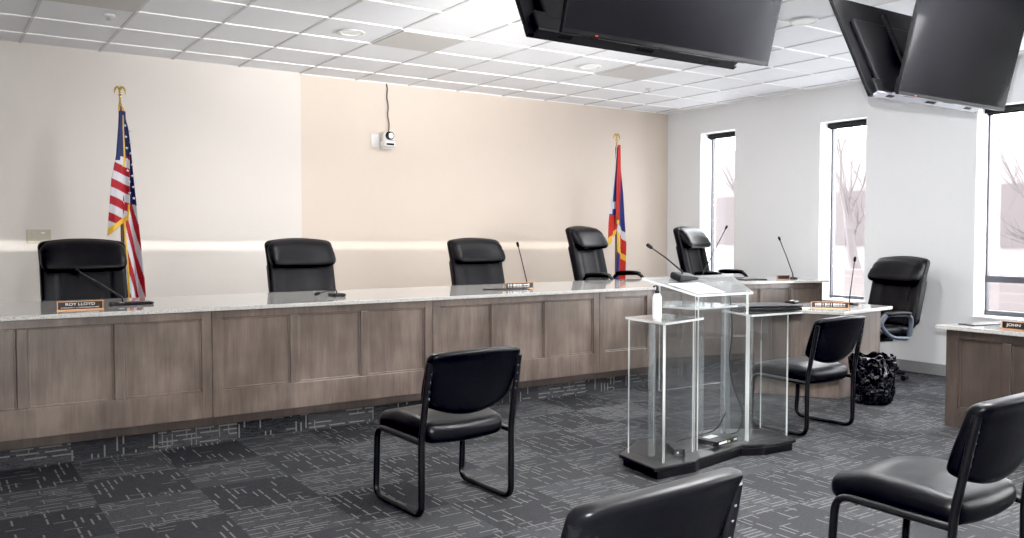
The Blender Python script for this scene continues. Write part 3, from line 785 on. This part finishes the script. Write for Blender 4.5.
def tv_mount(label, x, y, z):
    r = thing('ceiling_mount', label, 'mount', (x, y, ZC), 0, 'black ceiling screen mounts')
    MB().box((0, 0, -.012), (.26, .20, .024)).build('ceiling_plate', M['soft_black'], r)
    MB().tube([(0, 0, -.02), (0, 0, z-ZC)], .026, 14).build('pole', M['soft_black'], r, smooth=40)
    for s in (-1, 1):
        m = MB(); m.box((0, s*.045, z-ZC+.06), (.46, .03, .10)); m.box((.0, s*.075, z-ZC+.06), (.10, .05, .14)); m.build('mount_arm', M['soft_black'], r)
    return r
for nm, x0, w, yb, zb, fr, bk_ in (('left', 2.147, 1.26, 2.80, 2.20, 15, 26), ('right', 4.775, 1.235, 2.965, 2.212, 13, 24)):
    tv('black television of the %s hanging pair, screen tilted down towards the camera' % nm, x0, w, yb, zb, -1, fr)
    tv('black television of the %s hanging pair, its back towards the camera' % nm, x0-.07, w, yb+.155, zb, 1, bk_)
    tv_mount('black ceiling mount pole between the %s pair of hanging screens' % nm, x0+w/2, yb+.10, zb+.42)

# ------------------------------------------------------------------ flags
def flag_cloth(parent, name, lobes, colf, mats, zs, star=None, sx=1.0):
    """lobes: list of (zlist-left-right tables, y offset, wave); colours per face by colf(lobe, x, z, s)"""
    m = MB()
    for li, (tab, yo, nw, amp) in enumerate(lobes):
        NZ, NX = 170, 44; vs = []
        for i in range(NZ+1):
            t = i/NZ
            zq = tab[0][0]+(tab[-1][0]-tab[0][0])*t
            for a, b in zip(tab, tab[1:]):
                if a[0] >= zq >= b[0]:
                    f = (a[0]-zq)/(a[0]-b[0]) if a[0] != b[0] else 0
                    xl, xr = a[1]+(b[1]-a[1])*f, a[2]+(b[2]-a[2])*f; sl = a[3]+(b[3]-a[3])*f
            for k in range(NX+1):
                s = k/NX; x = xl+(xr-xl)*s
                y = yo-amp*(.35+t)*(math.sin(s*PI*nw+.6)+.3*math.sin(s*11+t*4))
                vs.append((x, y, zq+sl*(s-.5)))
        fs = []; 
        bv = [m.bm.verts.new(v) for v in vs]
        for i in range(NZ):
            for k in range(NX):
                q = [i*(NX+1)+k, i*(NX+1)+k+1, (i+1)*(NX+1)+k+1, (i+1)*(NX+1)+k]
                c = sum((Vector(vs[j]) for j in q), Vector())/4
                f = m.bm.faces.new([bv[j] for j in q]); f.material_index = colf(li, c.x, c.z, (k+.5)/NX, 1-(i+.5)/NZ)
    if star is not None:
        for (x, y, z, r_) in star:
            pts = []
            for k in range(10):
                a = PI/2+k*PI/5; q = r_ if k % 2 == 0 else r_*.45; pts.append((x+q*math.cos(a), y, z+q*math.sin(a)))
            m._new(pts, [tuple(range(10))], 2)
    o = m.build(name, mats, parent, smooth=True)
    s = o.modifiers.new('thick', 'SOLIDIFY'); s.thickness = .004
    return o
def pole(parent, top, lean=0):
    MB().tube([(0, 0, .05), (0, 0, top-.22)], .014, 12).build('flag_pole', M['pole_wood'], parent, smooth=True)
    m = MB(); m.lathe([(.0001, 0), (.16, 0), (.16, .02), (.06, .045), (.025, .09), (.022, .2), (.0001, .2)], 28); m.build('flag_stand', M['brass'], parent, smooth=40)
U = .00853
us = thing('united_states_flag', 'furled starred and striped flag on eagle-topped pole behind the leftmost chair', 'flag', (1.378, 7.90, PLZ))
pole(us, 2.52)
def px(u, v): return ((u-120)*U, 1.38-(v-235.5)*U-PLZ)      # metres around the pole, measured on the photograph
def T(rows): return [(px(0, v)[1], px(a, v)[0], px(b, v)[0], s) for v, a, b, s in rows]
Rl = T([(113, 120, 122.5, 0), (130, 120, 126.5, 0), (150, 120, 128.5, 0), (180, 119, 130.5, 0), (210, 120, 133, 0), (240, 121, 135.5, 0), (270, 123, 138, 0), (304, 123.5, 140, .01)])
Ll = T([(114, 117, 123, 0), (130, 116, 123.5, 0), (158, 113.5, 126, 0), (180, 109, 125.5, 0), (205, 106.5, 125.5, .06), (228, 104.5, 124.5, .14)])
def us_col(li, x, z, s, t):
    v = 235.5-(z+PLZ-1.38)/U; u = 120+x/U
    if li == 0:
        if v < 206-(1-s)*4: return 0
        if s < .12 and v > 215: return 3
        q = u-.24*(v-205)
        return 1 if int(math.floor((q-100)/4.2)) % 2 == 0 else 2
    if t < .055 or (s > .93 and v > 205): return 3
    if .60 < s < .72 and 118 < v < 168: return 3
    if v < 158+(4 if s < .35 else 0): return 0
    q = v-.45*(u-118)
    return 2 if int(math.floor((q-158)/8.6)) % 2 == 0 else 1
stars = []
rs = random.Random(3)
for v in range(128, 204, 11):
    for k in range(2):
        u = 122.5+(v-125)*.04+k*4.2+rs.uniform(-.5, .5)
        xx, z_ = px(u, v+k*5); stars.append((xx, -.075, z_, .014))
flag_cloth(us, 'flag_cloth', [(Rl, -.022, 2.2, .026), (Ll, -.078, 1.7, .022)], us_col, [M['navy'], M['red'], M['whitecloth'], M['gold_thread']], None, stars)
def eagle(parent, z, k=1.0):
    m = MB(); m.lathe([(.0001, z), (.016*k, z), (.02*k, z+.01), (.012*k, z+.02), (.010*k, z+.11*k), (.020*k, z+.115*k), (.022*k, z+.125*k), (.008*k, z+.132*k), (.0001, z+.132*k)], 16)
    b = z+.13*k
    m.sphere((0, 0, b+.035*k), .018*k, 8, sc=(1, .8, 1.6)); m.sphere((.004*k, -.008*k, b+.075*k), .011*k, 8)
    for s in (-1, 1):
        m.tube([(s*.008*k, 0, b+.055*k), (s*.026*k, .0, b+.078*k), (s*.046*k, 0, b+.062*k), (s*.056*k, 0, b+.03*k), (s*.062*k, 0, b-.006*k)], [.008*k, .013*k, .012*k, .009*k, .002*k], 8)
    m.build('finial', M['brass'], parent, smooth=True)
eagle(us, 2.30, .76)
m = MB(); 
for s in (-1, 1): m.tube([(s*.012-.005, -.035, 2.29), (s*.02+.0, -.055, 2.26), (s*.004+.005, -.06, 2.1), (.006+s*.004, -.07, 1.85)], .006, 6)
m.build('cord', M['gold_thread'], us, smooth=True)
U2 = .0124
wy = thing('state_flag', 'furled red, white and blue fringed flag on a pole in the far corner', 'flag', (6.925, 7.95, PLZ))
pole(wy, 2.50)
def px2(u, v): return ((u-616.5)*U2, 1.38-(v-235.5)*U2-PLZ)
def T2(rows): return [(px2(0, v)[1], px2(a, v)[0], px2(b, v)[0], s) for v, a, b, s in rows]
R2 = T2([(150, 615.5, 618, 0), (172, 617, 620.5, 0), (195, 617, 623.5, 0), (220, 616, 625, 0), (245, 616, 627, 0), (284, 613, 625.5, .04)])
L2 = T2([(150, 614, 617, 0), (172, 611.5, 618, 0), (200, 606.5, 618, 0), (222, 604, 618.5, .06), (240, 603.5, 615, .14)])
C2 = T2([(148, 614.5, 618.5, 0), (175, 612.5, 619.5, 0), (205, 612, 618.5, 0), (224, 613, 618, .02)])
def wy_col(li, x, z, s, t):
    v = 235.5-(z+PLZ-1.38)/U2; u = 616.5+x/U2
    if li == 0:
        q = (v-.9*(u-616))
        if v < 222 or q < 224: return 0
        if q < 232: return 2
        if q < 246 and s > .3: return 1
        if q < 252: return 3
        return 1 if s > .25 else 0
    if li == 1:
        if t < .07: return 3
        if s < .25 and v < 215: return 2
        if v < 203: return 0
        if v < 210: return 2
        if v > 216: return 1
        return 0
    return 1 if t > .05 else 3
flag_cloth(wy, 'flag_cloth', [(R2, -.022, 2.0, .022), (L2, -.03, 1.6, .02), (C2, -.055, 1.3, .018)], wy_col, [M['blue'], M['scarlet'], M['whitecloth'], M['gold_thread']], None)
eagle(wy, 2.265, .8)

# ------------------------------------------------------------------ wall camera, cable, outlets
wc = thing('wall_camera', 'white pan-tilt camera with black lens high on the beige wall', 'camera', (4.07, YB-.0, 2.29))
MB().box((0, -.05, .012), (.12, .10, .012)).build('bracket', M['white_plastic'], wc, bevel=.002)
m = MB(); m.rbox((0, -.085, .055), (.125, .125, .07), .02, 10); bo = m.build('camera_body', M['white_plastic'], wc, smooth=True)
MB().box((.0, -.148, .048), (.085, .003, .02)).build('dark_window', M['soft_black'], bo)
m = MB(); m.rbox((0, -.085, .135), (.10, .10, .105), .04, 10)
for s in (-1, 1): m.box((s*.052, -.085, .11), (.012, .05, .09))
hd = m.build('camera_head', M['white_plastic'], wc, smooth=True)
MB().tube([(0, -.12, .14), (0.005, -.152, .138)], [.046, .042], 20).build('lens', M['screen'], hd, smooth=40)
MB().tube([(0.005, -.150, .138), (0.005, -.156, .1375)], [.030, .028], 20).build('lens_ring', M['silver'], hd, smooth=40)
wp = thing('wall_plate', 'small white cable plate on the beige wall left of the wall camera', 'wall plate', (3.96, YB, 2.385))
MB().box((0, -.004, 0), (.085, .008, .135)).build('cover', M['white_plastic'], wp, bevel=.002)
MB().tube([(0, -.006, .0), (0, -.012, .0)], .024, 16).build('port', M['silver'], wp)
pts = [(4.095, YB-.012, ZC-.01)]
for k in range(1, 12):
    pts.append((4.095+.03*k/12+.006*math.sin(k*1.7), YB-.016, ZC-.01-.62*k/12))
cable('camera_cable', pts+[(4.12, YB-.02, 2.40), (4.08, YB-.03, 2.33)], .007, 'thin grey cable hanging from the ceiling to the wall camera', simple('grey_cable', (.10, .11, .10), .5))
op = thing('outlet_plate', 'beige wall outlet plate at left behind the leftmost chair', 'outlet', (.80, YB-.05, 1.37))
MB().box((0, -.004, 0), (.185, .008, .118)).build('cover', M['beige_plastic'], op, bevel=.003)
m = MB()
for z in (-.02, .02): m.box((-.045, -.0095, z), (.034, .004, .03))
m.build('socket', M['beige_plastic'], op, bevel=.002)
MB().box((.03, -.0095, .03), (.028, .004, .012)).build('switch', M['white_plastic'], op)

# ------------------------------------------------------------------ outdoors
o = MB().prism([(XR+.32, -12), (60, -12), (60, 60), (XR+.32, 60)], -.45, -.4).build('ground', M['snow']); struct(o)
bb = thing('brick_building', 'pale pink brick building seen outside through the windows', 'building', (27, 20, -.4))
MB().box((0, 0, 2.4), (6, 34, 4.8)).build('brick_wall', M['brick'], bb)
for k in range(6):
    f = MB().box((-3.01, -14+k*5.2, 2.3), (.08, 1.3, 1.7)).build('window', M['bark'], bb)
lw = MB().box((0, 0, .62), (.3, 7.5, 1.24)).build('low_brick_wall', M['brick'], loc=(12.2, 4.6, -.4)); tag(lw, 'low pink brick wall outside the wide window at right', 'brick wall')
def tree(label, x, y, h, seed):
    r = thing('bare_tree', label, 'tree', (x, y, -.4), 0, 'bare trees outside')
    rn = random.Random(seed); tr = MB(); br = MB()
    def grow(m, p, d, L, rad, lev):
        pts = [p]; rr = [rad]
        for k in range(4):
            d = (d+Vector((rn.uniform(-.22, .22), rn.uniform(-.22, .22), rn.uniform(-.03, .12)))).normalized()
            p = p+d*L/4; pts.append(p); rr.append(rad*(1-.13*(k+1)))
        m.tube(pts, rr, 6, cap=False)
        if lev == 0: return
        for k in range(4 if lev > 1 else 5):
            t = rn.randint(1, 4); q = pts[t]
            dd = (d+Vector((rn.uniform(-1, 1), rn.uniform(-1, 1), rn.uniform(-.1, .7)))).normalized()
            grow(br, q, dd, L*rn.uniform(.5, .72), rr[t]*.55, lev-1)
    grow(tr, Vector((0, 0, 0)), Vector((0, 0, 1)), h*.5, .13, 4)
    tr.build('trunk', M['bark'], r, smooth=True); br.build('branches', M['bark'], r, smooth=True)
tree('bare tree outside the narrow window behind the staff desk chair', 15.5, 10.3, 5.6, 2)
tree('bare tree outside the wide window at the right edge', 13.0, 4.9, 5.4, 5)
tree('bare tree outside the far narrow window nearest the corner', 19.5, 16.6, 6.0, 8)

# ------------------------------------------------------------------ light
w = bpy.data.worlds.new('overcast_sky'); sc.world = w; w.use_nodes = True
nt = w.node_tree; bg = nt.nodes['Background']
tc = nt.nodes.new('ShaderNodeTexCoord'); sp_ = nt.nodes.new('ShaderNodeSeparateXYZ'); rp = nt.nodes.new('ShaderNodeValToRGB')
nt.links.new(tc.outputs['Generated'], sp_.inputs[0]); nt.links.new(sp_.outputs[2], rp.inputs[0])
rp.color_ramp.elements[0].color = (1, .98, .97, 1); rp.color_ramp.elements[1].color = (.86, .92, 1, 1)
nt.links.new(rp.outputs[0], bg.inputs[0]); bg.inputs[1].default_value = 9.0
def light(name, typ, loc, energy, color=(1,1,1), target=None, **kw):
    l = bpy.data.lights.new(name, typ); l.energy = energy; l.color = color
    for k, v in kw.items(): setattr(l, k, v)
    o = bpy.data.objects.new(name, l); C.objects.link(o); o.location = loc
    if target is not None: o.rotation_euler = (Vector(target)-Vector(loc)).to_track_quat('-Z', 'Y').to_euler()
    return o
for i, (a, b, z0, z1) in enumerate(WIN):
    o = light('window_portal', 'AREA', (XR+TH+.02, (a+b)/2, (z0+z1)/2), 1, target=(0, (a+b)/2, (z0+z1)/2), shape='RECTANGLE', size=b-a, size_y=z1-z0)
    o.data.cycles.is_portal = True
# camera flash just above the lens, lamps and added fill in the ceiling
Rv = Vector((math.cos(YAW), -math.sin(YAW), 0)); Uv = Rv.cross(Fv)
l = light('camera_flash', 'AREA', Vector((0, 0, H_))+Uv*.17+Fv*.05, 120, (1, .985, .97), target=Vector((0, 0, H_))+Uv*.17+Fv*5+Rv*.75, shape='RECTANGLE', size=.07, size_y=.05)
l.data.spread = math.radians(140)
for (x, y) in ((1.6, .4), (4.4, .4), (2.83, 6.43), (5.27, 6.44), (5.5, 4.19)):  # the first two are unseen lamps added as fill
    light('ceiling_lamp_and_fill', 'AREA', (x, y, ZC-.03), 24, (1, .99, .98), target=(x, y, 0), shape='DISK', size=.16 if y > 4 and x > 2 else .5)

l = light('ceiling_bounce_fill', 'AREA', (3.9, .7, 1.7), 300, (1, .99, .98), target=(3.9+.1, .7+3.7, 1.7+3.6), shape='DISK', size=.7)  # added up-facing fill to brighten the ceiling, no real flash there
l.data.spread = math.radians(80)
l = light('wall_glint', 'AREA', (3.55, YB-.30, 1.272), .6, (1, .97, .92), target=(3.55, YB, 1.272), shape='RECTANGLE', size=6.7, size_y=.085)  # added strip lamp imitating a band of reflected sun on the wall
l.data.spread = math.radians(9); l.rotation_euler.y += 0.006
# ------------------------------------------------------------------ camera
cam = bpy.data.cameras.new('camera'); co = bpy.data.objects.new('camera', cam); C.objects.link(co)
cam.sensor_width = 36; cam.lens = F_/1024*36; cam.clip_start = .02
co.location = (0, 0, H_); co.rotation_euler = (PI/2+PIT, 0, -YAW)
sc.camera = co
sc.view_settings.view_transform = 'Standard'; sc.view_settings.look = 'None'; sc.view_settings.exposure = 0.5
sc.view_settings.use_curve_mapping = True
cm = sc.view_settings.curve_mapping; cm.black_level = (.007, .007, .0062); cm.white_level = (1, 1, 1); cm.update()
try:
    sc.cycles.use_denoising = True; sc.cycles.max_bounces = 10; sc.cycles.transparent_max_bounces = 24; sc.cycles.sample_clamp_indirect = 8
except Exception: pass
